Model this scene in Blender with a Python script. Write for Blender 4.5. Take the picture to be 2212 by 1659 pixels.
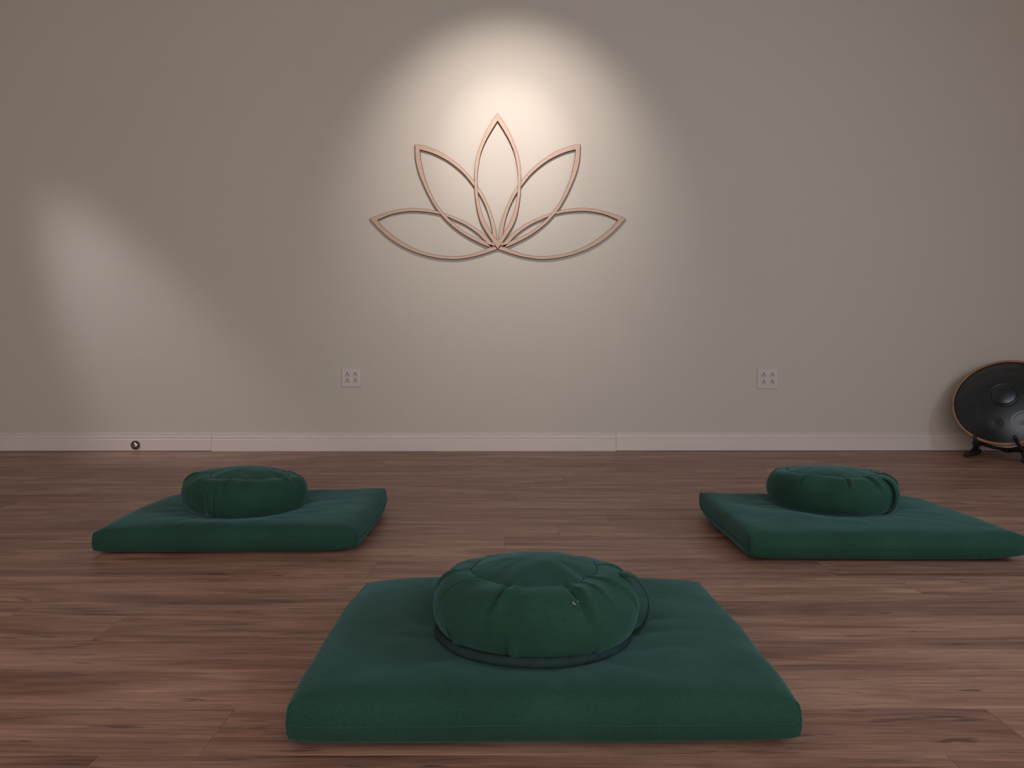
import bpy, bmesh, math, random
import numpy as np
from mathutils import Vector, Matrix, noise

for o in list(bpy.data.objects):
    bpy.data.objects.remove(o)
S = bpy.context.scene
COL = S.collection
PI = math.pi

# ------------------------------------------------------------------ camera
CAM_H, PITCH = 0.578, math.atan(0.0401)
cam = bpy.data.cameras.new('camera')
cam.sensor_width = 36.0
cam.sensor_fit = 'HORIZONTAL'
cam.lens = 1660.0 / 2212.0 * 36.0
cam.clip_start = 0.02
cam_ob = bpy.data.objects.new('camera', cam)
COL.objects.link(cam_ob)
cam_ob.location = (0, 0, CAM_H)
cam_ob.rotation_euler = (PI / 2 - PITCH, math.radians(0.03), 0)
S.camera = cam_ob

# ------------------------------------------------------------------ exposure
S.view_settings.view_transform = 'Standard'
S.view_settings.look = 'None'
S.view_settings.gamma = 1.0
S.view_settings.use_curve_mapping = False
S.view_settings.exposure = 0.0

# ------------------------------------------------------------------ world and lights
W = bpy.data.worlds.new('world')
S.world = W
W.use_nodes = True
W.node_tree.nodes['Background'].inputs[0].default_value = (0.55, 0.6, 0.7, 1)
W.node_tree.nodes['Background'].inputs[1].default_value = 0.02

DW = 4.53            # distance of the end wall
XL, XR = -3.45, 3.02  # side walls
YB = -2.6            # wall behind the camera
ZC = 2.95            # ceiling


def area(name, loc, target, sx, sy, power, color):
    l = bpy.data.lights.new(name, 'AREA')
    l.shape = 'RECTANGLE'
    l.size, l.size_y = sx, sy
    l.energy, l.color = power, color
    o = bpy.data.objects.new(name, l)
    COL.objects.link(o)
    o.location = loc
    d = Vector(target) - Vector(loc)
    o.rotation_euler = d.to_track_quat('-Z', 'Y').to_euler()
    return o


def spot(name, loc, target, deg, blend, power, color, radius):
    l = bpy.data.lights.new(name, 'SPOT')
    l.spot_size = math.radians(deg)
    l.spot_blend = blend
    l.energy, l.color = power, color
    l.shadow_soft_size = radius
    o = bpy.data.objects.new(name, l)
    COL.objects.link(o)
    o.location = loc
    d = Vector(target) - Vector(loc)
    o.rotation_euler = d.to_track_quat('-Z', 'Y').to_euler()
    return o


# daylight of the window in the right wall, beside and ahead of the camera
area('window_daylight', (XR - 0.03, 1.15, 1.45), (-1.0, 2.3, 0.4), 1.7, 1.2, 56.0, (0.52, 0.80, 1.0))
# soft area light added behind the camera for the room's ambient level
area('rear_ambient_fill', (-0.3, YB + 0.06, 1.30), (-0.3, 5, 1.0), 5.2, 1.9, 106.0, (1.0, 0.975, 0.985))
# track spot above the wall ornament: narrow beam and its wider spill
spot('ornament_spot_beam', (-0.03, DW - 1.224, 2.55), (-0.03, DW, 1.757), 37.8, 1.0, 39.0, (1.0, 0.94, 0.915), 0.02)
spot('ornament_spot_spill', (-0.03, DW - 1.224, 2.55), (-0.03, DW, 1.68), 76.5, 1.0, 78.0, (1.0, 0.94, 0.915), 0.02)
# second, cooler spot grazing the left end of the wall
spot('side_spot', (-3.36, DW - 0.647, 2.56), (-1.939, DW, 0.20), 29.0, 1.0, 114.0, (0.89, 0.92, 1.0), 0.11)


# ------------------------------------------------------------------ materials
def mat(name, rough=0.8, spec=0.3, metal=0.0):
    m = bpy.data.materials.new(name)
    m.use_nodes = True
    nt = m.node_tree
    b = nt.nodes['Principled BSDF']
    b.inputs['Roughness'].default_value = rough
    b.inputs['Specular IOR Level'].default_value = spec
    b.inputs['Metallic'].default_value = metal
    return m, nt, b


def node(nt, t, **kw):
    n = nt.nodes.new(t)
    for k, v in kw.items():
        if k.startswith('i_'):
            n.inputs[k[2:].replace('_', ' ')].default_value = v
        else:
            setattr(n, k, v)
    return n


def ramp(nt, fac, stops):
    r = nt.nodes.new('ShaderNodeValToRGB')
    e = r.color_ramp.elements
    while len(e) < len(stops):
        e.new(0.5)
    for i, (p, c) in enumerate(stops):
        e[i].position = p
        e[i].color = (*c, 1) if len(c) == 3 else c
    nt.links.new(fac, r.inputs[0])
    return r.outputs[0]


def mixc(nt, fac, a, b, mode='MIX'):
    m = nt.nodes.new('ShaderNodeMix')
    m.data_type = 'RGBA'
    m.blend_type = mode
    for sock, v in ((m.inputs[0], fac), (m.inputs[6], a), (m.inputs[7], b)):
        if isinstance(v, bpy.types.NodeSocket):
            nt.links.new(v, sock)
        elif isinstance(v, (int, float)):
            sock.default_value = v
        else:
            sock.default_value = (*v, 1)
    return m.outputs[2]


def bump(nt, b, height, strength, dist):
    n = node(nt, 'ShaderNodeBump')
    n.inputs['Strength'].default_value = strength
    n.inputs['Distance'].default_value = dist
    nt.links.new(height, n.inputs['Height'])
    nt.links.new(n.outputs[0], b.inputs['Normal'])


def simple(name, color, rough=0.8, spec=0.3, metal=0.0, vary=0.0, scale=20.0):
    m, nt, b = mat(name, rough, spec, metal)
    if vary > 0:
        tc = node(nt, 'ShaderNodeTexCoord')
        nz = node(nt, 'ShaderNodeTexNoise', i_Scale=scale, i_Detail=4.0)
        nt.links.new(tc.outputs['Object'], nz.inputs['Vector'])
        c = ramp(nt, nz.outputs[0], [(0.3, tuple(x * (1 - vary) for x in color)),
                                     (0.7, tuple(min(1, x * (1 + vary)) for x in color))])
        nt.links.new(c, b.inputs['Base Color'])
    else:
        b.inputs['Base Color'].default_value = (*color, 1)
    return m


def wall_material():
    m, nt, b = mat('wall_paint', 0.75, 0.25)
    tc = node(nt, 'ShaderNodeTexCoord')
    n1 = node(nt, 'ShaderNodeTexNoise', i_Scale=1.1, i_Detail=3.0)
    nt.links.new(tc.outputs['Object'], n1.inputs['Vector'])
    c = ramp(nt, n1.outputs[0], [(0.35, (0.558, 0.494, 0.421)), (0.65, (0.576, 0.496, 0.431))])
    nt.links.new(c, b.inputs['Base Color'])
    n2 = node(nt, 'ShaderNodeTexNoise', i_Scale=260.0, i_Detail=3.0)
    nt.links.new(tc.outputs['Object'], n2.inputs['Vector'])
    bump(nt, b, n2.outputs[0], 0.08, 0.0015)
    return m


def plank_material():
    m, nt, b = mat('laminate_walnut', 0.42, 0.35)
    tc = node(nt, 'ShaderNodeTexCoord')
    oi = node(nt, 'ShaderNodeObjectInfo')
    off = node(nt, 'ShaderNodeVectorMath', operation='SCALE')
    comb = node(nt, 'ShaderNodeCombineXYZ')
    mul = node(nt, 'ShaderNodeMath', operation='MULTIPLY')
    mul.inputs[1].default_value = 7.31
    nt.links.new(oi.outputs['Random'], mul.inputs[0])
    nt.links.new(oi.outputs['Random'], comb.inputs[0])
    nt.links.new(mul.outputs[0], comb.inputs[1])
    nt.links.new(oi.outputs['Random'], comb.inputs[2])
    nt.links.new(comb.outputs[0], off.inputs[0])
    off.inputs['Scale'].default_value = 37.0
    add = node(nt, 'ShaderNodeVectorMath', operation='ADD')
    nt.links.new(tc.outputs['Object'], add.inputs[0])
    nt.links.new(off.outputs[0], add.inputs[1])

    def stretch(sx, sy, **kw):
        mp = node(nt, 'ShaderNodeMapping')
        mp.inputs['Scale'].default_value = (sx, sy, 1)
        nt.links.new(add.outputs[0], mp.inputs[0])
        n = node(nt, 'ShaderNodeTexNoise')
        for k, v in kw.items():
            n.inputs[k].default_value = v
        nt.links.new(mp.outputs[0], n.inputs['Vector'])
        return n.outputs[0]
    broad = stretch(1.3, 10.0, Scale=1.0, Detail=3.0, Distortion=1.6)
    streak = stretch(2.6, 46.0, Scale=1.0, Detail=6.0, Roughness=0.68, Distortion=1.3)
    fibre = stretch(9.0, 230.0, Scale=1.0, Detail=4.0, Roughness=0.6)
    knot = stretch(4.2, 26.0, Scale=1.0, Detail=4.0, Distortion=2.2)
    c = ramp(nt, broad, [(0.30, (0.202, 0.092, 0.064)), (0.50, (0.312, 0.158, 0.113)), (0.70, (0.415, 0.230, 0.162))])
    c2 = ramp(nt, streak, [(0.28, (0.42, 0.39, 0.37)), (0.44, (0.84, 0.82, 0.81)), (0.56, (1.06, 1.06, 1.06)), (0.74, (1.32, 1.30, 1.26))])
    c = mixc(nt, 0.95, c, c2, 'MULTIPLY')
    c3 = ramp(nt, fibre, [(0.30, (0.74, 0.72, 0.70)), (0.50, (1.0, 1.0, 1.0)), (0.70, (1.16, 1.15, 1.14))])
    c = mixc(nt, 0.8, c, c3, 'MULTIPLY')
    k = ramp(nt, knot, [(0.63, (0, 0, 0)), (0.72, (0.70, 0.70, 0.70))])
    c = mixc(nt, k, c, (0.062, 0.030, 0.024))
    # each plank has its own tone
    tone = node(nt, 'ShaderNodeMath', operation='MULTIPLY_ADD')
    fr = node(nt, 'ShaderNodeMath', operation='FRACT')
    m3 = node(nt, 'ShaderNodeMath', operation='MULTIPLY')
    m3.inputs[1].default_value = 91.7
    nt.links.new(oi.outputs['Random'], m3.inputs[0])
    nt.links.new(m3.outputs[0], fr.inputs[0])
    nt.links.new(fr.outputs[0], tone.inputs[0])
    tone.inputs[1].default_value = 0.20
    tone.inputs[2].default_value = 0.90
    hs = node(nt, 'ShaderNodeHueSaturation')
    nt.links.new(tone.outputs[0], hs.inputs['Value'])
    nt.links.new(c, hs.inputs['Color'])
    nt.links.new(hs.outputs[0], b.inputs['Base Color'])
    bump(nt, b, streak, 0.12, 0.001)
    return m


def fabric_material():
    m, nt, b = mat('green_cotton', 0.93, 0.12)
    tc = node(nt, 'ShaderNodeTexCoord')
    n1 = node(nt, 'ShaderNodeTexNoise', i_Scale=5.5, i_Detail=5.0, i_Roughness=0.6)
    nt.links.new(tc.outputs['Object'], n1.inputs['Vector'])
    c = ramp(nt, n1.outputs[0], [(0.30, (0.0138, 0.043, 0.0265)), (0.55, (0.0165, 0.051, 0.0325)), (0.75, (0.0200, 0.058, 0.038))])
    n2 = node(nt, 'ShaderNodeTexNoise', i_Scale=620.0, i_Detail=2.0)
    nt.links.new(tc.outputs['Object'], n2.inputs['Vector'])
    c2 = ramp(nt, n2.outputs[0], [(0.35, (0.82, 0.82, 0.82)), (0.65, (1.18, 1.18, 1.18))])
    c = mixc(nt, 1.0, c, c2, 'MULTIPLY')
    nt.links.new(c, b.inputs['Base Color'])
    b.inputs['Sheen Weight'].default_value = 0.16
    b.inputs['Sheen Roughness'].default_value = 0.45
    b.inputs['Sheen Tint'].default_value = (0.45, 0.85, 0.90, 1)
    n3 = node(nt, 'ShaderNodeTexNoise', i_Scale=34.0, i_Detail=5.0, i_Distortion=0.7)
    nt.links.new(tc.outputs['Object'], n3.inputs['Vector'])
    ad = node(nt, 'ShaderNodeMath', operation='MULTIPLY_ADD')
    nt.links.new(n2.outputs[0], ad.inputs[0])
    ad.inputs[1].default_value = 0.18
    nt.links.new(n3.outputs[0], ad.inputs[2])
    bump(nt, b, ad.outputs[0], 0.45, 0.002)
    return m


def petal_material():
    m, nt, b = mat('light_plywood', 0.6, 0.3)
    tc = node(nt, 'ShaderNodeTexCoord')
    mp = node(nt, 'ShaderNodeMapping')
    mp.inputs['Scale'].default_value = (4, 1, 60)
    nt.links.new(tc.outputs['Object'], mp.inputs[0])
    n = node(nt, 'ShaderNodeTexNoise', i_Scale=3.0, i_Detail=5.0, i_Distortion=0.8)
    nt.links.new(mp.outputs[0], n.inputs['Vector'])
    c = ramp(nt, n.outputs[0], [(0.3, (0.50, 0.325, 0.245)), (0.7, (0.575, 0.395, 0.30))])
    nt.links.new(c, b.inputs['Base Color'])
    return m


def pan_material():
    m, nt, b = mat('nitrided_steel', 0.42, 0.5, 0.85)
    tc = node(nt, 'ShaderNodeTexCoord')
    n = node(nt, 'ShaderNodeTexNoise', i_Scale=6.0, i_Detail=5.0)
    nt.links.new(tc.outputs['Object'], n.inputs['Vector'])
    c = ramp(nt, n.outputs[0], [(0.35, (0.050, 0.060, 0.070)), (0.65, (0.075, 0.078, 0.085))])
    nt.links.new(c, b.inputs['Base Color'])
    r = ramp(nt, n.outputs[0], [(0.3, (0.30, 0.30, 0.30)), (0.7, (0.42, 0.42, 0.42))])
    nt.links.new(r, b.inputs['Roughness'])
    return m


M_WALL = wall_material()
M_CEIL = simple('ceiling_paint', (0.60, 0.56, 0.50), 0.9)
M_TRIM = simple('trim_paint', (0.69, 0.575, 0.525), 0.45, 0.4, vary=0.03, scale=3)
M_SUB = simple('subfloor', (0.035, 0.022, 0.018), 0.9)
M_PLANK = plank_material()
M_FAB = fabric_material()
M_HEM = simple('green_cotton_tape', (0.017, 0.033, 0.032), 0.95, 0.1, vary=0.15, scale=60)
M_SEAM = simple('green_thread', (0.022, 0.058, 0.042), 0.9, 0.1)
M_PETAL = petal_material()
M_EDGE = simple('dark_petal_edge', (0.085, 0.040, 0.024), 0.85, 0.1)  # dark brown for the petals' sides, backs and chamfers
M_PLATE = simple('outlet_plastic', (0.585, 0.492, 0.447), 0.4, 0.4)
M_SLOT = simple('slot_shadow_plastic', (0.03, 0.015, 0.012), 0.8)
M_SCREW = simple('screw_metal', (0.40, 0.33, 0.29), 0.4, 0.5, 0.3)
M_BRONZE = simple('dark_bronze', (0.105, 0.066, 0.052), 0.45, 0.5, 0.5, vary=0.2, scale=90)
M_CHROME = simple('worn_chrome', (0.62, 0.56, 0.53), 0.28, 0.5, 0.9)
M_PAN = pan_material()
M_RIM = simple('copper_coloured_rim', (0.34, 0.175, 0.095), 0.55, 0.4, 0.1, vary=0.18, scale=30)
M_BLACK = simple('black_tube', (0.012, 0.011, 0.013), 0.5, 0.4)
M_RUBBER = simple('black_rubber', (0.022, 0.022, 0.024), 0.75, 0.3)
M_LINT = simple('pale_lint', (0.45, 0.45, 0.42), 0.9)


# ------------------------------------------------------------------ mesh helpers
def new_obj(name, me, m=None, parent=None, loc=None, smooth=False):
    o = bpy.data.objects.new(name, me)
    COL.objects.link(o)
    if m is not None:
        for mm in (m if isinstance(m, (list, tuple)) else [m]):
            me.materials.append(mm)
    if parent is not None:
        o.parent = parent
    if loc is not None:
        o.location = loc
    if smooth:
        me.shade_smooth()
    return o


def from_py(name, v, f):
    me = bpy.data.meshes.new(name)
    me.from_pydata([tuple(map(float, p)) for p in v], [], f)
    me.update()
    return me


def box_mesh(name, lo, hi, bev=0.0, seg=1):
    bm = bmesh.new()
    bmesh.ops.create_cube(bm, size=1.0)
    lo, hi = Vector(lo), Vector(hi)
    for v in bm.verts:
        v.co = Vector(((lo[i] + hi[i]) / 2 + v.co[i] * (hi[i] - lo[i]) for i in range(3)))
    if bev > 0:
        bmesh.ops.bevel(bm, geom=list(bm.edges), offset=bev, segments=seg, affect='EDGES', profile=0.5)
    me = bpy.data.meshes.new(name)
    bm.to_mesh(me)
    bm.free()
    return me


def tube_mesh(name, pts, rad, n=10, closed=False, caps=True):
    """tube along a list of points; rad is a number or a list"""
    P = [Vector(p) for p in pts]
    N = len(P)
    R = rad if isinstance(rad, (list, tuple)) else [rad] * N
    verts, faces = [], []
    up = None
    for i in range(N):
        if closed:
            t = (P[(i + 1) % N] - P[i - 1]).normalized()
        else:
            t = (P[min(i + 1, N - 1)] - P[max(i - 1, 0)]).normalized()
        if up is None:
            up = t.orthogonal().normalized()
        up = (up - t * up.dot(t)).normalized()
        sd = t.cross(up)
        for k in range(n):
            a = 2 * PI * k / n
            verts.append(P[i] + (up * math.cos(a) + sd * math.sin(a)) * R[i])
    m = N if closed else N - 1
    for i in range(m):
        j = (i + 1) % N
        for k in range(n):
            l = (k + 1) % n
            faces.append((i * n + k, i * n + l, j * n + l, j * n + k))
    if not closed and caps:
        for i, d in ((0, -1), (N - 1, 1)):
            t = (P[1] - P[0]).normalized() * -1 if i == 0 else (P[-1] - P[-2]).normalized()
            verts.append(P[i] + t * R[i] * 0.45)
            c = len(verts) - 1
            for k in range(n):
                l = (k + 1) % n
                faces.append((i * n + k, i * n + l, c) if i else (i * n + l, i * n + k, c))
    return from_py(name, verts, faces)


def lathe_mesh(name, prof, n=48, closed=True):
    """revolve (r, z) profile about Z"""
    verts, faces = [], []
    for r, z in prof:
        for k in range(n):
            a = 2 * PI * k / n
            verts.append((r * math.cos(a), r * math.sin(a), z))
    for i in range(len(prof) - 1):
        for k in range(n):
            l = (k + 1) % n
            faces.append((i * n + k, i * n + l, (i + 1) * n + l, (i + 1) * n + k))
    return from_py(name, verts, faces)


def empty(name, loc, label=None, cat=None, group=None, kind=None, rz=0.0):
    o = bpy.data.objects.new(name, None)
    o.empty_display_size = 0.05
    COL.objects.link(o)
    o.location = loc
    o.rotation_euler = (0, 0, rz)
    if label:
        o['label'] = label
    if cat:
        o['category'] = cat
    if group:
        o['group'] = group
    if kind:
        o['kind'] = kind
    return o


def struct(o, label=None, cat=None):
    o['kind'] = 'structure'
    if label:
        o['label'] = label
    if cat:
        o['category'] = cat
    return o


def smooth_curve(pts, n):
    """Catmull-Rom through the points, resampled evenly to n points"""
    P = [Vector(p) for p in pts]
    P = [P[0] * 2 - P[1]] + P + [P[-1] * 2 - P[-2]]
    out = []
    for i in range(1, len(P) - 2):
        for s in range(16):
            t = s / 16
            a, b, c, d = P[i - 1], P[i], P[i + 1], P[i + 2]
            out.append(0.5 * ((2 * b) + (c - a) * t + (2 * a - 5 * b + 4 * c - d) * t * t + (3 * b - a - 3 * c + d) * t ** 3))
    out.append(P[-2])
    L = [0]
    for i in range(1, len(out)):
        L.append(L[-1] + (out[i] - out[i - 1]).length)
    res, j = [], 0
    for k in range(n):
        t = L[-1] * k / (n - 1)
        while j < len(L) - 2 and L[j + 1] < t:
            j += 1
        f = (t - L[j]) / max(1e-9, L[j + 1] - L[j])
        res.append(out[j].lerp(out[j + 1], min(1, max(0, f))))
    return res


# ------------------------------------------------------------------ room shell
struct(new_obj('wall_back', box_mesh('wall_back', (XL - 0.12, DW, 0), (XR + 0.12, DW + 0.12, ZC)), M_WALL),
       'beige painted end wall behind the lotus ornament', 'wall')
struct(new_obj('wall_right', box_mesh('wall_right', (XR, YB, 0), (XR + 0.12, DW, ZC)), M_WALL),
       'beige painted side wall seen as a sliver beside the steel drum', 'wall')
struct(new_obj('wall_left', box_mesh('wall_left', (XL - 0.12, YB, 0), (XL, DW, ZC)), M_WALL),
       'beige painted side wall just outside the left of the view', 'wall')
struct(new_obj('wall_front', box_mesh('wall_front', (XL - 0.12, YB - 0.12, 0), (XR + 0.12, YB, ZC)), M_WALL),
       'beige painted wall behind the viewer', 'wall')
struct(new_obj('ceiling', box_mesh('ceiling', (XL - 0.12, YB - 0.12, ZC), (XR + 0.12, DW + 0.12, ZC + 0.1)), M_CEIL),
       'pale flat ceiling above the room', 'ceiling')

# floor: dark underlay slab carrying walnut laminate planks
PT = 0.008
floor = struct(new_obj('floor', box_mesh('floor', (XL - 0.12, YB - 0.12, -0.12), (XR + 0.12, DW + 0.12, -PT)), M_SUB),
               'brown walnut plank floor running across the room', 'floor')
PW, PL = 0.1465, 1.219
random.seed(11)


def plank_mesh(x0, x1):
    b = 0.0006
    g = 0.00012
    a, c = x0 + g, x1 - g
    h = PW / 2 - g
    v = [(a, -h, -PT), (c, -h, -PT), (c, h, -PT), (a, h, -PT),
         (a, -h, -b), (c, -h, -b), (c, h, -b), (a, h, -b),
         (a + b, -h + b, 0), (c - b, -h + b, 0), (c - b, h - b, 0), (a + b, h - b, 0)]
    f = [(3, 2, 1, 0)]
    for q in (0, 4):
        for i in range(4):
            j = (i + 1) % 4
            f.append((q + i, q + j, q + 4 + j, q + 4 + i))
    f.append((8, 9, 10, 11))
    me = from_py('plank', v, f)
    me.materials.append(M_PLANK)
    return me


full = plank_mesh(-PL / 2, PL / 2)
# known row edge at Y=2.549, known plank ends in three rows
row0 = 2.549
ends = {0: 0.334, -1: 0.150, 2: 0.52}
k_hi = int((DW - row0) / PW) + 1
k_lo = -int((row0 + 0.15) / PW)
pn = 0
for k in range(k_lo, k_hi):
    y0 = row0 + k * PW
    y1 = min(y0 + PW, DW - 0.001)
    off = ends.get(k, random.uniform(0, PL))
    x = off - PL * math.ceil((off - XL) / PL)
    while x < XR:
        x0, x1 = max(x, XL), min(x + PL, XR)
        if x1 - x0 > 0.02:
            cut = (x0 > x) or (x1 < x + PL) or y1 < y0 + PW - 1e-4
            me = full if not cut else plank_mesh(x0 - (x + PL / 2), x1 - (x + PL / 2))
            if y1 < y0 + PW - 1e-4:
                for vv in me.vertices:
                    vv.co.y = min(vv.co.y, y1 - (y0 + PW / 2))
            o = bpy.data.objects.new('plank', me)
            COL.objects.link(o)
            o.parent = floor
            o.location = (x + PL / 2, y0 + PW / 2, 0)
            pn += 1
        x += PL
# the planks behind the camera, joined
yb = row0 + k_lo * PW
bm = bmesh.new()
y = yb - PW
while y > YB:
    ya = max(y, YB)
    x = XL - random.uniform(0, PL)
    while x < XR:
        x0, x1 = max(x, XL) + 0.0006, min(x + PL, XR) - 0.0006
        if x1 > x0:
            r = bmesh.ops.create_cube(bm, size=1.0)
            for vv in r['verts']:
                vv.co = Vector(((x0 + x1) / 2 + vv.co.x * (x1 - x0), (ya + y + PW) / 2 + vv.co.y * (y + PW - ya - 0.001), -PT / 2 + vv.co.z * PT))
        x += PL
    y -= PW
me = bpy.data.meshes.new('planks')
bm.to_mesh(me)
bm.free()
o = new_obj('planks', me, M_PLANK, floor)
o['kind'] = 'stuff'

# baseboards: moulded boards butted end to end
BH, BT = 0.1035, 0.014


def board_mesh(length, h=BH, ends=True):
    """profile in (depth, z), extruded along +X; the front looks to -Y"""
    pr = [(0, 0), (BT - 0.001, 0), (BT, 0.002), (BT, h * 0.66), (BT - 0.001, h * 0.672), (BT - 0.0052, h * 0.69), (BT - 0.0052, h * 0.715),
          (BT - 0.0025, h * 0.75), (BT - 0.0028, h * 0.84), (BT - 0.0038, h * 0.905), (BT - 0.0125, h * 0.912), (BT - 0.0125, h * 0.955),
          (BT - 0.0075, h * 0.958), (BT - 0.0080, h * 1.0), (0, h)]
    n = len(pr)
    v = [(0, -d, z) for d, z in pr] + [(length, -d, z) for d, z in pr]
    f = [(i, (i + 1) % n, n + (i + 1) % n, n + i)[::-1] for i in range(n)]
    f.append(tuple(range(n)))
    f.append(tuple(range(2 * n - 1, n - 1, -1)))
    return from_py('board', v, f)


def jx(px):
    return (px - 1106) / 365.5


bb = empty('baseboard_back', (0, DW, 0), 'painted moulded baseboard along the foot of the end wall', 'baseboard', kind='structure')
cuts = [XL, jx(457.5), jx(1330.5), XR]
for i, (a, b_) in enumerate(zip(cuts[:-1], cuts[1:])):
    g = 0.0007
    o = new_obj('board', board_mesh(b_ - a - 2 * g, BH + (0.0018 if i == 1 else 0)), M_TRIM, bb)
    o.location = (a + g, 0, [0.0030, 0.0, 0.0026][i])
bb2 = empty('baseboard_right', (XR, 0, 0), 'painted moulded baseboard along the foot of the right wall', 'baseboard', kind='structure')
o = new_obj('board', board_mesh(DW - BT - YB - 0.002), M_TRIM, bb2)
o.rotation_euler = (0, 0, -PI / 2)
o.location = (0, DW - BT - 0.001, 0)
bb3 = empty('baseboard_left', (XL, 0, 0), 'painted moulded baseboard along the foot of the left wall', 'baseboard', kind='structure')
o = new_obj('board', board_mesh(DW - BT - YB - 0.002), M_TRIM, bb3)
o.rotation_euler = (0, 0, PI / 2)
o.location = (0, YB + 0.001, 0)

# ------------------------------------------------------------------ lotus ornament
LX = -0.0828
CURV = dict(
    co=[(0.0, 1.1848), (0.0501, 1.2577), (0.0942, 1.3307), (0.1174, 1.4036), (0.1319, 1.4973), (0.1362, 1.5775), (0.1337, 1.654), (0.1248, 1.7143), (0.0922, 1.8093), (0.0505, 1.8957), (0.0, 1.97)],
    ci=[(0.0, 1.2335), (0.0314, 1.2722), (0.0558, 1.3151), (0.076, 1.3554), (0.0941, 1.4036), (0.1093, 1.4705), (0.1168, 1.5427), (0.1168, 1.6068), (0.1087, 1.6788), (0.0928, 1.7508), (0.0560, 1.8326), (0.0, 1.9235)],
    mou=[(0.0016, 1.205), (0.0109, 1.3063), (0.0315, 1.3795), (0.0558, 1.4411), (0.0882, 1.508), (0.1392, 1.5817), (0.2024, 1.6516), (0.2633, 1.7023), (0.3386, 1.7505), (0.4214, 1.7816), (0.4803, 1.7928)],
    miu=[(0.0399, 1.1997), (0.0317, 1.2346), (0.0318, 1.2722), (0.039, 1.3259), (0.0563, 1.3913), (0.0823, 1.4558), (0.1149, 1.5141), (0.1782, 1.5988), (0.2318, 1.6508), (0.2999, 1.7002), (0.3777, 1.7375), (0.4519, 1.7595)],
    mol=[(0.0016, 1.205), (0.0463, 1.1959), (0.1296, 1.2311), (0.2029, 1.2722), (0.276, 1.328), (0.3273, 1.3814), (0.3609, 1.4237), (0.4053, 1.5018), (0.4414, 1.5817), (0.4639, 1.6444), (0.4776, 1.7143), (0.4803, 1.7928)],
    mil=[(0.0399, 1.1997), (0.0605, 1.2175), (0.0801, 1.2345), (0.1098, 1.2467), (0.1907, 1.2856), (0.2612, 1.3403), (0.2949, 1.373), (0.3415, 1.4277), (0.3689, 1.4692), (0.3931, 1.5213), (0.422, 1.5937), (0.4401, 1.6684), (0.4496, 1.7215), (0.4519, 1.7595)],
    oou=[(0.0016, 1.1848), (0.0612, 1.2553), (0.105, 1.2931), (0.1785, 1.3403), (0.2516, 1.3736), (0.3016, 1.3913), (0.375, 1.4116), (0.4363, 1.4207), (0.5094, 1.4231), (0.5948, 1.413), (0.6806, 1.3875), (0.7474, 1.3634)],
    oiu=[(0.0463, 1.1959), (0.0806, 1.2383), (0.1174, 1.2749), (0.1785, 1.3178), (0.2287, 1.3438), (0.2897, 1.3706), (0.3265, 1.3832), (0.3875, 1.3961), (0.4606, 1.4033), (0.5338, 1.402), (0.6195, 1.3862), (0.7016, 1.3532)],
    ool=[(0.0016, 1.1848), (0.0806, 1.1569), (0.154, 1.1378), (0.229, 1.1265), (0.2777, 1.1259), (0.3514, 1.1324), (0.4493, 1.1555), (0.5468, 1.1945), (0.6324, 1.248), (0.6932, 1.3028), (0.726, 1.3379), (0.7474, 1.3634)],
    oil=[(0.0463, 1.1959), (0.105, 1.1727), (0.154, 1.1566), (0.2019, 1.1474), (0.2533, 1.1442), (0.327, 1.1485), (0.4246, 1.1679), (0.5103, 1.2018), (0.5834, 1.2445), (0.6424, 1.291), (0.6747, 1.3205), (0.7016, 1.3532)],
)
LZ = 1.1848
lotus = empty('lotus_ornament', (LX, DW, LZ),
              'large pale wooden lotus outline of five open petals hung on the wall under the spotlight', 'wall art')


def petal(oa, ia, ob, ib, thick, sx, back=0.0005):
    n = 56
    oA, iA = smooth_curve([(x * sx, z) for x, z in oa], n), smooth_curve([(x * sx, z) for x, z in ia], n)
    oB, iB = smooth_curve([(x * sx, z) for x, z in ob], n), smooth_curve([(x * sx, z) for x, z in ib], n)
    outer = oA + oB[-2:0:-1]
    inner = iA + iB[-2:0:-1]
    m = len(outer)
    ch = 0.0017

    def inset(loop, d):
        out = []
        for q in range(m):
            t = (loop[(q + 1) % m] - loop[q - 1]).normalized()
            out.append(loop[q] + Vector((-t.y, t.x)) * d)
        return out
    area2 = sum(outer[q].x * outer[(q + 1) % m].y - outer[(q + 1) % m].x * outer[q].y for q in range(m))
    sg = 1 if area2 > 0 else -1
    o2, i2 = inset(outer, sg * ch), inset(inner, -sg * ch)
    loops = [(outer, -back), (inner, -back), (outer, -thick + ch), (inner, -thick + ch), (o2, -thick), (i2, -thick)]
    v = []
    for lp, y in loops:
        v += [(p.x, y, p.y - LZ) for p in lp]
    f, mi = [], []
    for i in range(m):
        j = (i + 1) % m
        for (A, B, k) in ((4, 5, 0), (0, 1, 1), (0, 2, 1), (1, 3, 1), (2, 4, 1), (3, 5, 1)):
            f.append((A * m + i, A * m + j, B * m + j, B * m + i)); mi.append(k)
    me = from_py('petal', v, f)
    o = new_obj('petal', me, [M_PETAL, M_EDGE], lotus)
    for p, k in zip(me.polygons, mi):
        p.material_index = k
    bm = bmesh.new()
    bm.from_mesh(me)
    bmesh.ops.recalc_face_normals(bm, faces=bm.faces)
    bm.to_mesh(me)
    bm.free()
    return o


C_ = CURV
for sx in (1, -1):
    petal(C_['oou'], C_['oiu'], C_['ool'], C_['oil'], 0.0145, sx)
    petal(C_['mou'], C_['miu'], C_['mol'], C_['mil'], 0.0168, sx)
petal(C_['co'], C_['ci'], [(-x, z) for x, z in C_['co']], [(-x, z) for x, z in C_['ci']], 0.0192, 1)


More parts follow.
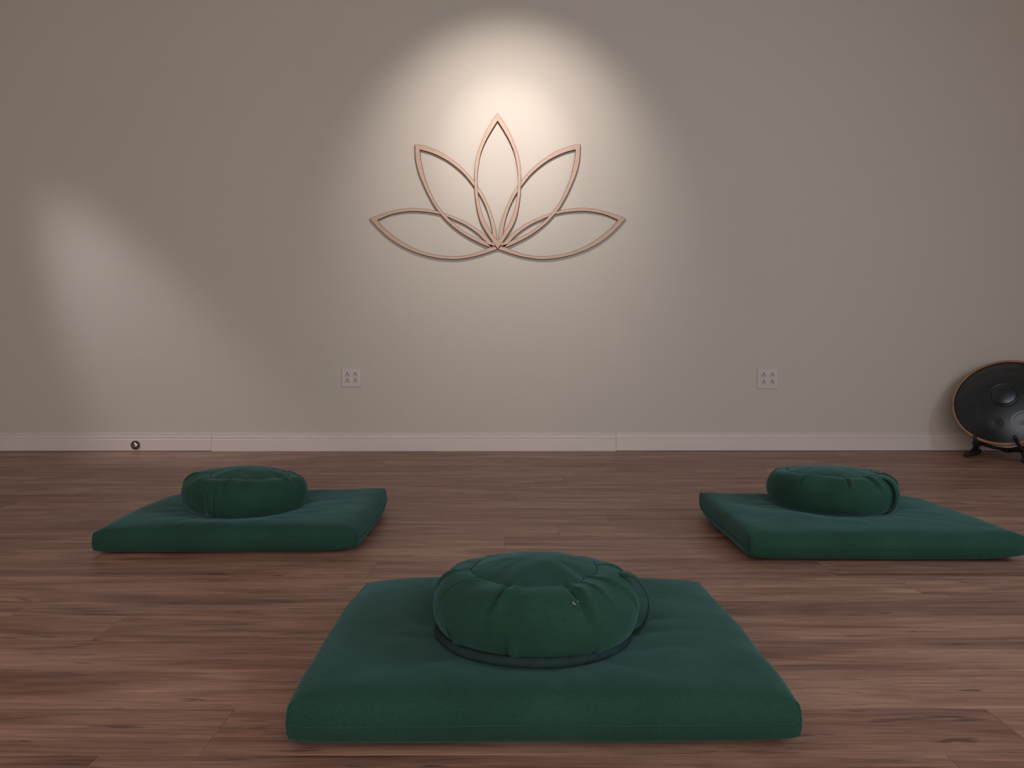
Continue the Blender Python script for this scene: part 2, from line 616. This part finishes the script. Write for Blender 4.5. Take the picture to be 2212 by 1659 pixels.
# ------------------------------------------------------------------ wall outlets
def outlet(cx, cz, w, h, label):
    t = empty('wall_outlet', (cx, DW, cz), label, 'outlet', 'double wall outlets low on the end wall')
    th = 0.0060
    new_obj('cover_plate', box_mesh('cover_plate', (-w / 2, -th, -h / 2), (w / 2, 0, h / 2), 0.0022, 3), M_PLATE, t)
    dx, dz = w * 0.205, h * 0.175
    for sx in (-1, 1):
        for sz in (1, -1):
            # receptacle face: round with flat top and bottom, slightly proud
            R, n = 0.0172, 40
            ring = []
            for k in range(n):
                a = 2 * PI * k / n
                ring.append((R * math.cos(a), max(-0.0138, min(0.0138, R * math.sin(a)))))
            v = []
            for s_, y in ((1.10, -th - 0.0002), (1.04, -th + 0.0012), (1.0, -th + 0.0012), (0.985, -th - 0.0016), (0.94, -th - 0.0022)):
                v += [(x * s_, y, z * s_) for x, z in ring]
            f = []
            for q in range(4):
                for k in range(n):
                    l = (k + 1) % n
                    f.append((q * n + k, (q + 1) * n + k, (q + 1) * n + l, q * n + l))
            f.append(tuple(range(5 * n - 1, 4 * n - 1, -1)))
            so = new_obj('socket', from_py('socket', v, f), M_PLATE, t, (sx * dx, 0, sz * dz + 0.001))
            # two blade slots with the ground hole above them
            bm = bmesh.new()
            for bx, bz, bw, bh in ((-0.0064, -0.0045, 0.0038, 0.0078), (0.0064, -0.0045, 0.0038, 0.0092), (0, 0.0066, 0.0076, 0.0064)):
                r = bmesh.ops.create_cube(bm, size=1.0)
                for vv in r['verts']:
                    vv.co = Vector((bx + vv.co.x * bw, -th - 0.0021 + vv.co.y * 0.0008, bz + vv.co.z * bh))
            me = bpy.data.meshes.new('slots')
            bm.to_mesh(me)
            bm.free()
            new_obj('slots', me, M_SLOT, so)
        sc = new_obj('screw', lathe_mesh('screw', [(0.0001, 0.0018), (0.002, 0.0015), (0.0032, 0.0006), (0.0033, -0.0005)], 16), M_SCREW, t, (sx * dx, -th, 0.001))
        sc.rotation_euler = (PI / 2, 0, 0)
    return t


outlet(-0.9465, 0.4350, 0.1140, 0.1085, 'square white four-socket outlet plate to the left below the lotus ornament')
outlet(1.5080, 0.4285, 0.1255, 0.1205, 'square white four-socket outlet plate on the wall near the steel drum')

# ------------------------------------------------------------------ fitting on the baseboard
fit = empty('baseboard_fitting', (-2.2215, DW - BT, 0.0370),
            'small round dark bronze fitting with a shiny metal centre on the baseboard at left', 'wall fitting')
ring = new_obj('ring', lathe_mesh('ring', [(0.0268, 0.0), (0.0268, 0.003), (0.0255, 0.0055), (0.0225, 0.0068), (0.0200, 0.0052), (0.0190, 0.0058), (0.0178, 0.0050), (0.0170, 0.0010), (0.0001, 0.0010)], 48), M_BRONZE, fit, smooth=True)
ring.rotation_euler = (PI / 2, 0, 0)
hub = new_obj('dome', lathe_mesh('dome', [(0.0165, 0.0012), (0.0160, 0.0040), (0.0135, 0.0072), (0.009, 0.0098), (0.004, 0.0110), (0.0001, 0.0112)], 40), M_CHROME, fit, smooth=True)
hub.rotation_euler = (PI / 2, 0, 0)
slot = new_obj('keyhole', tube_mesh('keyhole', [(-0.011, -0.0085, 0.0035), (-0.0055, -0.0102, 0.002), (-0.0015, -0.0112, -0.004)], [0.0030, 0.0036, 0.0020], 10), M_SLOT, fit, smooth=True)
pin = new_obj('pin', tube_mesh('pin', [(-0.0115, -0.0095, -0.002), (-0.008, -0.0122, -0.0028), (-0.005, -0.0125, -0.0045)], [0.0022, 0.0026, 0.0018], 10), M_CHROME, fit, smooth=True)


# ------------------------------------------------------------------ zabuton (flat mat cushion)
def sstep(a, b, x):
    t = np.clip((x - a) / (b - a), 0, 1)
    return t * t * (3 - 2 * t)


def vnoise(P, scale, seed, oct=2):
    out = np.zeros(len(P))
    for i, p in enumerate(P):
        q = Vector((p[0] * scale + seed * 3.7, p[1] * scale - seed * 1.9, p[2] * scale + seed))
        v = noise.noise(q)
        if oct > 1:
            v += 0.5 * noise.noise(q * 2.03)
        out[i] = v
    return out


def zabuton_geometry(a, b, h_mid, h_cor, seed, dent, lift):
    """a, b half sizes; box grid relaxed into a stuffed, boxed-corner cushion"""
    nx, ny, nz = 80, 66, 9
    idx, P = {}, []

    def vid(i, j, k):
        key = (i, j, k)
        if key not in idx:
            idx[key] = len(P)
            P.append((i / nx * 2 - 1, j / ny * 2 - 1, k / nz))
        return idx[key]
    F = []
    for i in range(nx):
        for j in range(ny):
            F.append((vid(i, j, nz), vid(i + 1, j, nz), vid(i + 1, j + 1, nz), vid(i, j + 1, nz)))
            F.append((vid(i, j, 0), vid(i, j + 1, 0), vid(i + 1, j + 1, 0), vid(i + 1, j, 0)))
    for k in range(nz):
        for i in range(nx):
            F.append((vid(i, 0, k), vid(i + 1, 0, k), vid(i + 1, 0, k + 1), vid(i, 0, k + 1)))
            F.append((vid(i + 1, ny, k), vid(i, ny, k), vid(i, ny, k + 1), vid(i + 1, ny, k + 1)))
        for j in range(ny):
            F.append((vid(0, j + 1, k), vid(0, j, k), vid(0, j, k + 1), vid(0, j + 1, k + 1)))
            F.append((vid(nx, j, k), vid(nx, j + 1, k), vid(nx, j + 1, k + 1), vid(nx, j, k + 1)))
    P = np.array(P)
    u, v, w = P[:, 0], P[:, 1], P[:, 2]
    eu, ev = np.abs(u), np.abs(v)
    cor = np.minimum(eu, ev)                     # 1 at the corners
    hloc = h_cor + (h_mid - h_cor) * (1 - sstep(0.55, 1.0, cor))
    X = np.stack([a * u, b * v, w * hloc], 1)
    side = (np.maximum(eu, ev) > 0.999)
    bul = 0.011 * np.sin(PI * np.clip(w, 0, 1)) * side
    X[:, 0] += np.sign(u) * bul * (eu > 0.999) * (1 - ev ** 6)
    X[:, 1] += np.sign(v) * bul * (ev > 0.999) * (1 - eu ** 6)
    # relax
    E = set()
    for f in F:
        for q in range(4):
            E.add((min(f[q], f[(q + 1) % 4]), max(f[q], f[(q + 1) % 4])))
    E = np.array(list(E))
    deg = np.zeros(len(X))
    np.add.at(deg, E[:, 0], 1)
    np.add.at(deg, E[:, 1], 1)
    pin_w = np.ones(len(X))
    near = (eu > 0.999) & (ev > 0.999)
    pin_w[(w < 0.001) & side] *= 0.30
    pin_w[near] = 0.22
    pin_w[near & (w < 0.15)] = 0.42
    for _ in range(44):
        A = np.zeros_like(X)
        np.add.at(A, E[:, 0], X[E[:, 1]])
        np.add.at(A, E[:, 1], X[E[:, 0]])
        A /= deg[:, None]
        X += (A - X) * (0.55 * pin_w)[:, None]
    X[:, 0] *= a / np.abs(X[:, 0]).max()
    X[:, 1] *= b / np.abs(X[:, 1]).max()
    # top surface doming, wrinkles and the hollow under the round cushion
    top = sstep(0.3, 0.9, X[:, 2] / h_mid)
    dx, dy, dr, dd = dent
    rr = np.hypot(X[:, 0] - dx, X[:, 1] - dy)
    X[:, 2] -= top * dd * (1 - sstep(dr * 0.72, dr * 1.35, rr))
    ang = np.arctan2(X[:, 1] - dy, X[:, 0] - dx)
    nz1 = vnoise(X, 4.5, seed)
    und = sstep(dr * 0.8, dr * 1.3, rr)
    nz2 = vnoise(X, 14.0, seed + 5)
    X[:, 2] += top * (0.0040 * nz1 + 0.0012 * nz2) * und
    rad = np.exp(-((rr - dr * 1.15) / (dr * 0.30)) ** 2)
    wr = np.abs(np.sin(ang * 8 + 2.6 * nz1 + seed))
    X[:, 2] += top * rad * (0.0035 * (wr ** 0.5) - 0.0020)
    sd = side & (w > 0.05) & (w < 0.95)
    X[:, 0] += np.sign(u) * 0.0035 * nz1 * (eu > 0.999)
    X[:, 1] += np.sign(v) * 0.0035 * nz1 * (ev > 0.999)
    # lifted corners
    for (cu, cv, amt) in lift:
        d = np.hypot(u - cu, (v - cv) * b / a)
        X[:, 2] += amt * np.exp(-(d / 0.22) ** 2)
    X[:, 2] -= X[:, 2].min() - 0.001
    return X, F, idx, (nx, ny, nz)


def make_zabuton(loc, rz, seed, dent, lift, label, a=0.388, b=0.316, h_mid=0.084, h_cor=0.074):
    t = empty('mat_cushion', loc, label, 'floor cushion', 'flat green meditation mats', rz=rz)
    X, F, idx, (nx, ny, nz) = zabuton_geometry(a, b, h_mid, h_cor, seed, dent, lift)
    new_obj('cover', from_py('cover', X, F), M_FAB, t, smooth=True)
    # stitched seam running round the lower side, following the cover
    k = 4
    loop = [(i, 0) for i in range(nx)] + [(nx, j) for j in range(ny)] + [(i, ny) for i in range(nx, 0, -1)] + [(0, j) for j in range(ny, 0, -1)]
    pts = []
    for i, j in loop:
        p = Vector(X[idx[(i, j, k)]])
        n_ = Vector((p.x if i in (0, nx) else 0, p.y if j in (0, ny) else 0, 0))
        pts.append(p + (n_.normalized() * 0.0002 if n_.length else Vector()))
    new_obj('side_seam', tube_mesh('side_seam', pts, 0.0011, 6, closed=True), M_SEAM, t, smooth=True)
    for (i, j) in ((0, 0), (nx, 0), (nx, ny), (0, ny)):
        pts = [Vector(X[idx[(i, j, q)]]) for q in range(0, nz + 1)]
        pts[0].z = max(pts[0].z, 0.002)
        new_obj('corner_seam', tube_mesh('corner_seam', pts, [0.0006] + [0.0012] * (nz - 1) + [0.0004], 6), M_SEAM, t, smooth=True)
    return t, (X, idx)


# ------------------------------------------------------------------ zafu (round cushion)
def zafu_profile(R, H, rb, rt, dome):
    """(r, z, kind, param) from the bottom centre to the top centre"""
    out = []
    for i in range(10):
        f = i / 10
        out.append((0.0005 + rb * f, 0.004 * (1 - f), 0, f))
    m = 74
    for i in range(m + 1):
        a = -PI / 2 + PI * i / m
        rr = rb if a < 0 else rt
        out.append((rr + (R - rr) * abs(math.cos(a)) ** (0.62 if a < 0 else 0.72), (H - dome) * (0.5 + 0.5 * math.sin(a)), 1, a))
    for i in range(1, 24):
        f = 1 - i / 23
        r = max(0.0005, rt * f)
        out.append((r, H - dome + dome * (1 - f ** 2.2), 2, f))
    return out


def make_zafu(loc, rz, tilt, seed, R, H, label, strap_az, strap_gap, pleats, hem_r, strap_w=0.026, lint=False, sq=(1, 1), rt_=0.66, dome=0.015):
    t = empty('round_cushion', loc, label, 'floor cushion', 'round green meditation cushions', rz=rz)
    t.rotation_euler = (tilt[0], tilt[1], rz)
    rb, rt = R * 0.70, R * rt_
    prof = zafu_profile(R, H, rb, rt, dome)
    n = 450
    m = len(prof)
    r = np.repeat(np.array([p[0] for p in prof]), n)
    z = np.repeat(np.array([p[1] for p in prof]), n)
    kd = np.repeat(np.array([p[2] for p in prof]), n)
    pa = np.repeat(np.array([p[3] for p in prof]), n)
    az = np.tile(np.arange(n) * 2 * PI / n, m)
    P = np.stack([r * np.cos(az), r * np.sin(az), z], 1)
    nz1 = vnoise(P, 6.0, seed)
    nz2 = vnoise(P, 17.0, seed + 9)
    gus = (kd == 1)
    warp = 1 + 0.16 * vnoise(np.stack([np.cos(az) * 1.6, np.sin(az) * 1.6, 0 * az], 1), 1.0, seed + 21, 2) * np.where(gus, np.clip(np.sin(pa), 0, 1) ** 3, np.where(kd == 2, 1.0, 0.0))
    P[:, 0] *= warp
    P[:, 1] *= warp
    disp = np.zeros(len(r))
    s_up = np.where(gus, (np.sin(pa) + 1) / 2, 0)          # 0 bottom seam .. 1 top seam
    for (pz, where, depth, wid, reach, slant) in pleats:
        q = (s_up if where == 'top' else 1 - s_up)
        env = sstep(1 - reach, 1 - reach * 0.35, q) * gus * (1 - 0.6 * sstep(0.975, 1.0, q))
        x = (az - pz - slant * (1 - q) + PI) % (2 * PI) - PI
        x = x * np.maximum(r, 0.02)
        disp += env * depth * (-np.exp(-(x / wid) ** 2) + 0.75 * np.exp(-((x - 2.2 * wid) / (1.9 * wid)) ** 2))
    # fabric puffs between the gathers
    disp += np.where(kd > 0, 0.0045 * nz1 + 0.0018 * nz2, 0)
    nr = np.where(gus, np.cos(pa), 0.0)
    nzv = np.where(gus, np.sin(pa), np.where(kd == 2, 1.0, 0.0))
    # seams pulled in
    seam_t = np.exp(-((np.hypot(r - rt, z - (H - dome))) / 0.004) ** 2)
    seam_b = np.exp(-((np.hypot(r - rb, z - 0.0)) / 0.004) ** 2)
    disp -= 0.0005 * seam_t
    lowflat = np.where(gus & (pa < -0.9), 0.3, 1.0)
    P[:, 0] += disp * nr * np.cos(az)
    P[:, 1] += disp * nr * np.sin(az)
    P[:, 2] += disp * nzv * lowflat
    P[:, 0] *= sq[0]
    P[:, 1] *= sq[1]
    P[:, 2] = np.maximum(P[:, 2], 0.0)
    F = []
    for i in range(m - 1):
        for k_ in range(n):
            l = (k_ + 1) % n
            F.append((i * n + k_, i * n + l, (i + 1) * n + l, (i + 1) * n + k_))
    new_obj('cover', from_py('cover', P, F), M_FAB, t, smooth=True)

    # seam cord round the top panel
    G = P.reshape(m, n, 3)
    it = max(i for i, p in enumerate(prof) if p[2] == 1)
    pts = [Vector(G[it, q]) + Vector((0, 0, 0.0004)) for q in range(0, n, 3)]
    new_obj('top_seam', tube_mesh('top_seam', pts, 0.0007, 6, closed=True), M_SEAM, t, smooth=True)
    # folded hem round the underside
    if hem_r:
        pts = []
        for q in range(0, 360, 4):
            a = math.radians(q)
            rr = hem_r + 0.0025 * noise.noise(Vector((math.cos(a) * 2, math.sin(a) * 2, seed)))
            pts.append((rr * math.cos(a) * sq[0] - 0.003, rr * math.sin(a) * sq[1] - 0.007, 0.0085))
        new_obj('bottom_hem', tube_mesh('bottom_hem', pts, 0.0082, 10, closed=True), M_HEM, t, smooth=True)
    # carrying strap down the side
    q0 = int(round(strap_az / (2 * PI) * n)) % n
    i0 = min(i for i, p in enumerate(prof) if p[2] == 1 and p[3] > -1.15)
    i1 = max(i for i, p in enumerate(prof) if p[2] == 1 and p[3] < 1.22)
    ang = strap_az
    T = Vector((-math.sin(ang), math.cos(ang), 0))
    v, rows = [], 0
    for i in range(i0, i1 + 1, 2):
        f = (i - i0) / (i1 - i0)
        a = prof[i][3]
        base = Vector((prof[i][0] * math.cos(ang) * sq[0], prof[i][0] * math.sin(ang) * sq[1], prof[i][1]))
        N = Vector((math.cos(a) * math.cos(ang), math.cos(a) * math.sin(ang), math.sin(a)))
        off = -0.002 + (0.004 + strap_gap) * math.sin(PI * f) ** 0.6
        wv = strap_w * 0.5
        for (s1, s2) in ((-1, 0), (0, -0.0006), (1, 0), (1, 1), (0, 1), (-1, 1)):
            thick = 0.0026 if s2 == 1 else 0
            v.append(base + N * (off + thick + (0.0006 if s1 == 0 else 0)) + T * (wv * s1 + 0.0015 * math.sin(f * 7 + seed)))
        rows += 1
    f_ = []
    for i in range(rows - 1):
        for k_ in range(6):
            l = (k_ + 1) % 6
            f_.append((i * 6 + k_, i * 6 + l, (i + 1) * 6 + l, (i + 1) * 6 + k_))
    f_.append((5, 4, 3, 2, 1, 0))
    f_.append(tuple(range((rows - 1) * 6, rows * 6)))
    me = from_py('handle_strap', v, f_)
    bm = bmesh.new()
    bm.from_mesh(me)
    bmesh.ops.recalc_face_normals(bm, faces=bm.faces)
    bm.to_mesh(me)
    bm.free()
    new_obj('handle_strap', me, M_FAB, t, smooth=True)
    if lint:
        lv, lf = [], []
        for (da, ds, le, an) in ((0.0, 0.0, 0.0034, 0.5), (0.05, 0.012, 0.003, 1.3), (0.02, -0.012, 0.0022, 2.2)):
            q = int((lint[0] + da) / (2 * PI) * n) % n
            i = min(range(m), key=lambda i_: (prof[i_][2] != 1) * 9 + abs((math.sin(prof[i_][3]) + 1) / 2 - (lint[1] + ds)))
            c = Vector(G[i, q]) * 1.0
            nn = (Vector(G[i, (q + 1) % n]) - c).cross(Vector(G[i + 1, q]) - c).normalized()
            tt = nn.orthogonal().normalized()
            tt = Matrix.Rotation(an, 3, nn) @ tt
            bb_ = nn.cross(tt)
            c += nn * 0.0012
            s = len(lv)
            lv += [c + tt * le, c + bb_ * 0.0010, c - tt * le, c - bb_ * 0.0010, c + nn * 0.001]
            lf += [(s, s + 1, s + 4), (s + 1, s + 2, s + 4), (s + 2, s + 3, s + 4), (s + 3, s, s + 4)]
        lo = new_obj('lint', from_py('lint', lv, lf), M_LINT, t)
        lo['label'] = 'pale lint flecks'
    return t


def rest_on(top, under):
    """press the round cushion's underside onto the mat below it"""
    from mathutils.bvhtree import BVHTree
    bpy.context.view_layer.update()
    cov = [c for c in under.children if c.name.startswith('cover')][0]
    mw = cov.matrix_world
    bvh = BVHTree.FromPolygons([mw @ v.co for v in cov.data.vertices], [tuple(p.vertices) for p in cov.data.polygons])
    for c in top.children:
        if c.type != 'MESH':
            continue
        m = c.matrix_world
        inv = m.inverted()
        for v in c.data.vertices:
            w = m @ v.co
            if w.z > 0.125:
                continue
            hit = bvh.ray_cast(Vector((w.x, w.y, 1.0)), Vector((0, 0, -1)))[0]
            if hit is not None and w.z < hit.z + 0.0022:
                w.z = hit.z + 0.0022 + 0.02 * max(0.0, w.z - hit.z)
                v.co = inv @ w
        c.data.update()


def pleat_set(seed, front):
    """the gathers seen from the front as measured, random ones round the back"""
    rnd = random.Random(seed)
    out = [(math.radians(a), *rest) for a, *rest in front]
    for k in range(6):
        out.append((math.radians(15 + 27 * k + rnd.uniform(-8, 8)), 'top', rnd.uniform(0.0015, 0.003), 0.0040, rnd.uniform(0.25, 0.4), rnd.uniform(-0.12, 0.12)))
    return out


rad_ = math.radians
# azimuths are measured from +X (right); -90 is towards the camera
# --- front pair
mat_, _ = make_zabuton((0.047, 1.407, 0), rad_(0.3), 1, (0.0, -0.046, 0.185, 0.008), [(1, -1, 0.003), (-1, -1, 0.002)],
             'flat dark green mat cushion nearest the viewer, largest in the foreground')
seat_ = make_zafu((0.041, 1.368, 0.0755), 0, (rad_(-2.0), rad_(0.5)), 2, 0.184, 0.136,
          'round dark green cushion on the nearest mat, with lint flecks and a loose strap', rad_(-8), 0.015,
          pleat_set(3, [(-113, 'top', 0.0090, 0.0050, 0.60, -0.22), (-66, 'top', 0.0085, 0.0050, 0.60, 0.12), (-50, 'top', 0.004, 0.0030, 0.45, 0.18),
                        (-30, 'top', 0.0055, 0.0035, 0.55, 0.30), (-150, 'top', 0.0055, 0.0035, 0.40, -0.25), (-178, 'top', 0.007, 0.004, 0.45, -0.1),
                        (-107, 'bot', 0.0090, 0.0045, 0.42, 0.05), (-143, 'bot', 0.0090, 0.0050, 0.40, -0.12), (-60, 'bot', 0.005, 0.004, 0.3, 0.1)]),
          0.169, lint=(rad_(-70) % (2 * PI), 0.86), rt_=0.62, dome=0.022)
rest_on(seat_, mat_)
# --- left pair
mat_, _ = make_zabuton((-0.834, 2.497, 0), rad_(1.2), 4, (-0.035, -0.04, 0.185, 0.008), [(1, -1, 0.006), (-1, -1, 0.001), (1, 1, 0.018)],
             'flat dark green mat cushion lying at the left of the room')
seat_ = make_zafu((-0.862, 2.470, 0.0750), 0, (rad_(-0.5), rad_(3.0)), 5, 0.193, 0.136,
          'round dark green cushion standing on the left mat', rad_(-104), 0.0015,
          pleat_set(8, [(-127, 'top', 0.0070, 0.0040, 0.40, -0.15), (-92, 'top', 0.0060, 0.0035, 0.35, 0.0), (-72, 'top', 0.0050, 0.0030, 0.30, 0.0),
                        (-160, 'top', 0.0070, 0.0040, 0.40, -0.15), (-25, 'top', 0.005, 0.0035, 0.35, 0.1), (-100, 'bot', 0.006, 0.004, 0.35, -0.1)]), 0, strap_w=0.03, rt_=0.64, dome=0.020)
rest_on(seat_, mat_)
# --- right pair
mat_, _ = make_zabuton((1.043, 2.410, 0), rad_(-0.8), 7, (0.015, 0.07, 0.19, 0.008), [(1, -1, 0.009), (-1, -1, 0.003), (-1, 1, 0.016)],
             'flat dark green mat cushion lying at the right of the room')
seat_ = make_zafu((1.045, 2.500, 0.0750), 0, (rad_(-1.5), rad_(0.5)), 8, 0.203, 0.130,
          'round dark green cushion standing on the right mat, its strap turned forward', rad_(-50), 0.007,
          pleat_set(5, [(-70, 'top', 0.0085, 0.0045, 0.45, 0.12), (-24, 'top', 0.0100, 0.0055, 0.45, 0.12), (-98, 'top', 0.005, 0.0035, 0.35, 0.0),
                        (-140, 'top', 0.004, 0.003, 0.3, 0.0), (-40, 'bot', 0.006, 0.004, 0.35, 0.1)]), 0, strap_w=0.03, rt_=0.68, dome=0.014)
rest_on(seat_, mat_)

# ------------------------------------------------------------------ steel hand drum leaning on its stand
LEAN = rad_(30.8)
DYAW = rad_(-42.0)
pan = empty('hand_drum', (2.706, 4.200, 0.309), 'dark steel hand drum with a copper rim leaning back in the far right corner', 'drum')
pan.rotation_euler = (PI / 2 - LEAN, 0, DYAW)     # local +Z faces the camera and up
RP = 0.2535


def pan_shell(sign, depth):
    nr, na = 110, 300
    fields = []
    if sign > 0:
        for k in range(8):
            a = rad_(306 + 45 * k)
            fields.append((0.160 * math.cos(a), 0.160 * math.sin(a), 0.045 - 0.0020 * k, 0.036 - 0.0016 * k, a))
    v = []
    for i in range(nr + 1):
        f = i / nr
        r = RP * (1 - (1 - f) ** 1.0) if i else 0.0004
        h = depth * (1 - (r / RP) ** 2.15)
        for k in range(na):
            a = 2 * PI * k / na
            x, y = r * math.cos(a), r * math.sin(a)
            z = h
            if sign > 0:
                d = math.hypot(x, y)
                # raised centre boss with a ring groove
                z += 0.017 * max(0.0, 1 - (d / 0.062) ** 2) ** 0.8 if d < 0.062 else 0
                z -= 0.0040 * math.exp(-((d - 0.066) / 0.0045) ** 2)
                for (fx, fy, ra, rb_, fa) in fields:
                    lx = (x - fx) * math.cos(fa) + (y - fy) * math.sin(fa)
                    ly = -(x - fx) * math.sin(fa) + (y - fy) * math.cos(fa)
                    e = math.hypot(lx / rb_, ly / ra)
                    if e < 1.6:
                        z -= 0.0012 * math.exp(-((e - 1.0) / 0.12) ** 2) + 0.0035 * (1 if e < 1 else 0) * (1 - e * e)
                        if e < 0.42:
                            z -= 0.0006 * (1 - (e / 0.42) ** 2)
            else:
                d = math.hypot(x, y)
                if d < 0.055:
                    z += 0.012 * (1 - d / 0.055)
            v.append((x, y, sign * z))
    f_ = []
    for i in range(nr):
        for k in range(na):
            l = (k + 1) % na
            q = (i * na + k, i * na + l, (i + 1) * na + l, (i + 1) * na + k)
            f_.append(q[::-1] if sign > 0 else q)
    return from_py('shell', v, f_)


new_obj('top_shell', pan_shell(1, 0.088), M_PAN, pan, smooth=True)
new_obj('bottom_shell', pan_shell(-1, 0.105), M_PAN, pan, smooth=True)
prof = [(RP - 0.003, 0.0030), (RP + 0.004, 0.0038), (RP + 0.0085, 0.0030), (RP + 0.0100, -0.0005), (RP + 0.0085, -0.0042), (RP + 0.003, -0.0052), (RP - 0.003, -0.0045)]
ring2 = [(r, z * 2.2) for r, z in prof]
new_obj('rim', lathe_mesh('rim', ring2 + [ring2[0]], 140), M_RIM, pan, smooth=True)

SO = Vector((2.740, 4.225, 0))
st = empty('drum_stand', SO, 'black tubular tripod stand cradling the steel drum near the corner', 'stand')


def tub(name, pts, r, m, parent=st, origin=SO, n=12):
    return new_obj(name, tube_mesh(name, [Vector(p) - origin for p in pts], r, n), m, parent, smooth=True)


new_obj('hub', lathe_mesh('hub', [(0.0001, 0.030), (0.020, 0.030), (0.025, 0.035), (0.025, 0.048), (0.020, 0.053), (0.0001, 0.053)], 24), M_BLACK, st, smooth=True)
HB = (2.740, 4.225, 0.042)
# left arm: hook round the rim, strut down to a long rubber foot
tub('hook', [(2.524, 4.176, 0.128), (2.527, 4.179, 0.110), (2.533, 4.186, 0.072), (2.540, 4.196, 0.064), (2.560, 4.245, 0.080), (2.600, 4.290, 0.090)],
    [0.0085, 0.0090, 0.0095, 0.0095, 0.0085, 0.0085], M_BLACK)
tub('leg', [(2.632, 4.285, 0.090), (2.622, 4.315, 0.055), (2.608, 4.335, 0.018)], [0.0125, 0.0135, 0.0130], M_BLACK)
tub('brace', [HB, (2.680, 4.262, 0.052), (2.625, 4.290, 0.072)], [0.009, 0.009, 0.010], M_BLACK)
tub('foot_pad', [(2.520, 4.245, 0.0135), (2.545, 4.268, 0.0135), (2.640, 4.360, 0.0135), (2.690, 4.408, 0.0145)], [0.0130, 0.0133, 0.0120, 0.0140], M_RUBBER)
# front arm
tub('hook', [(2.646, 4.030, 0.140), (2.652, 4.032, 0.128), (2.686, 4.040, 0.070), (2.698, 4.046, 0.058)], [0.0085, 0.0090, 0.0095, 0.0090], M_BLACK)
tub('leg', [(2.698, 4.046, 0.060), (2.715, 4.075, 0.066), HB], [0.0110, 0.0175, 0.0110], M_BLACK)
tub('brace', [(2.716, 4.078, 0.066), (2.722, 4.055, 0.018)], [0.0120, 0.0120], M_BLACK)
tub('foot_pad', [(2.690, 4.020, 0.0135), (2.745, 4.085, 0.0135)], [0.0130, 0.0130], M_RUBBER)
# right arm, mostly out of view
tub('hook', [(2.782, 3.990, 0.178), (2.791, 3.972, 0.164), (2.806, 3.980, 0.148), (2.822, 3.996, 0.132), (2.838, 4.060, 0.105)], [0.0070, 0.0075, 0.0080, 0.0085, 0.0090], M_BLACK)
tub('leg', [(2.838, 4.060, 0.105), (2.800, 4.140, 0.070), HB], [0.0125, 0.0125, 0.0110], M_BLACK)
tub('brace', [(2.815, 4.115, 0.085), (2.865, 4.150, 0.018)], [0.0115, 0.0115], M_BLACK)
tub('foot_pad', [(2.875, 4.075, 0.0135), (2.860, 4.215, 0.0135)], [0.0130, 0.0130], M_RUBBER)

print('planks', pn)
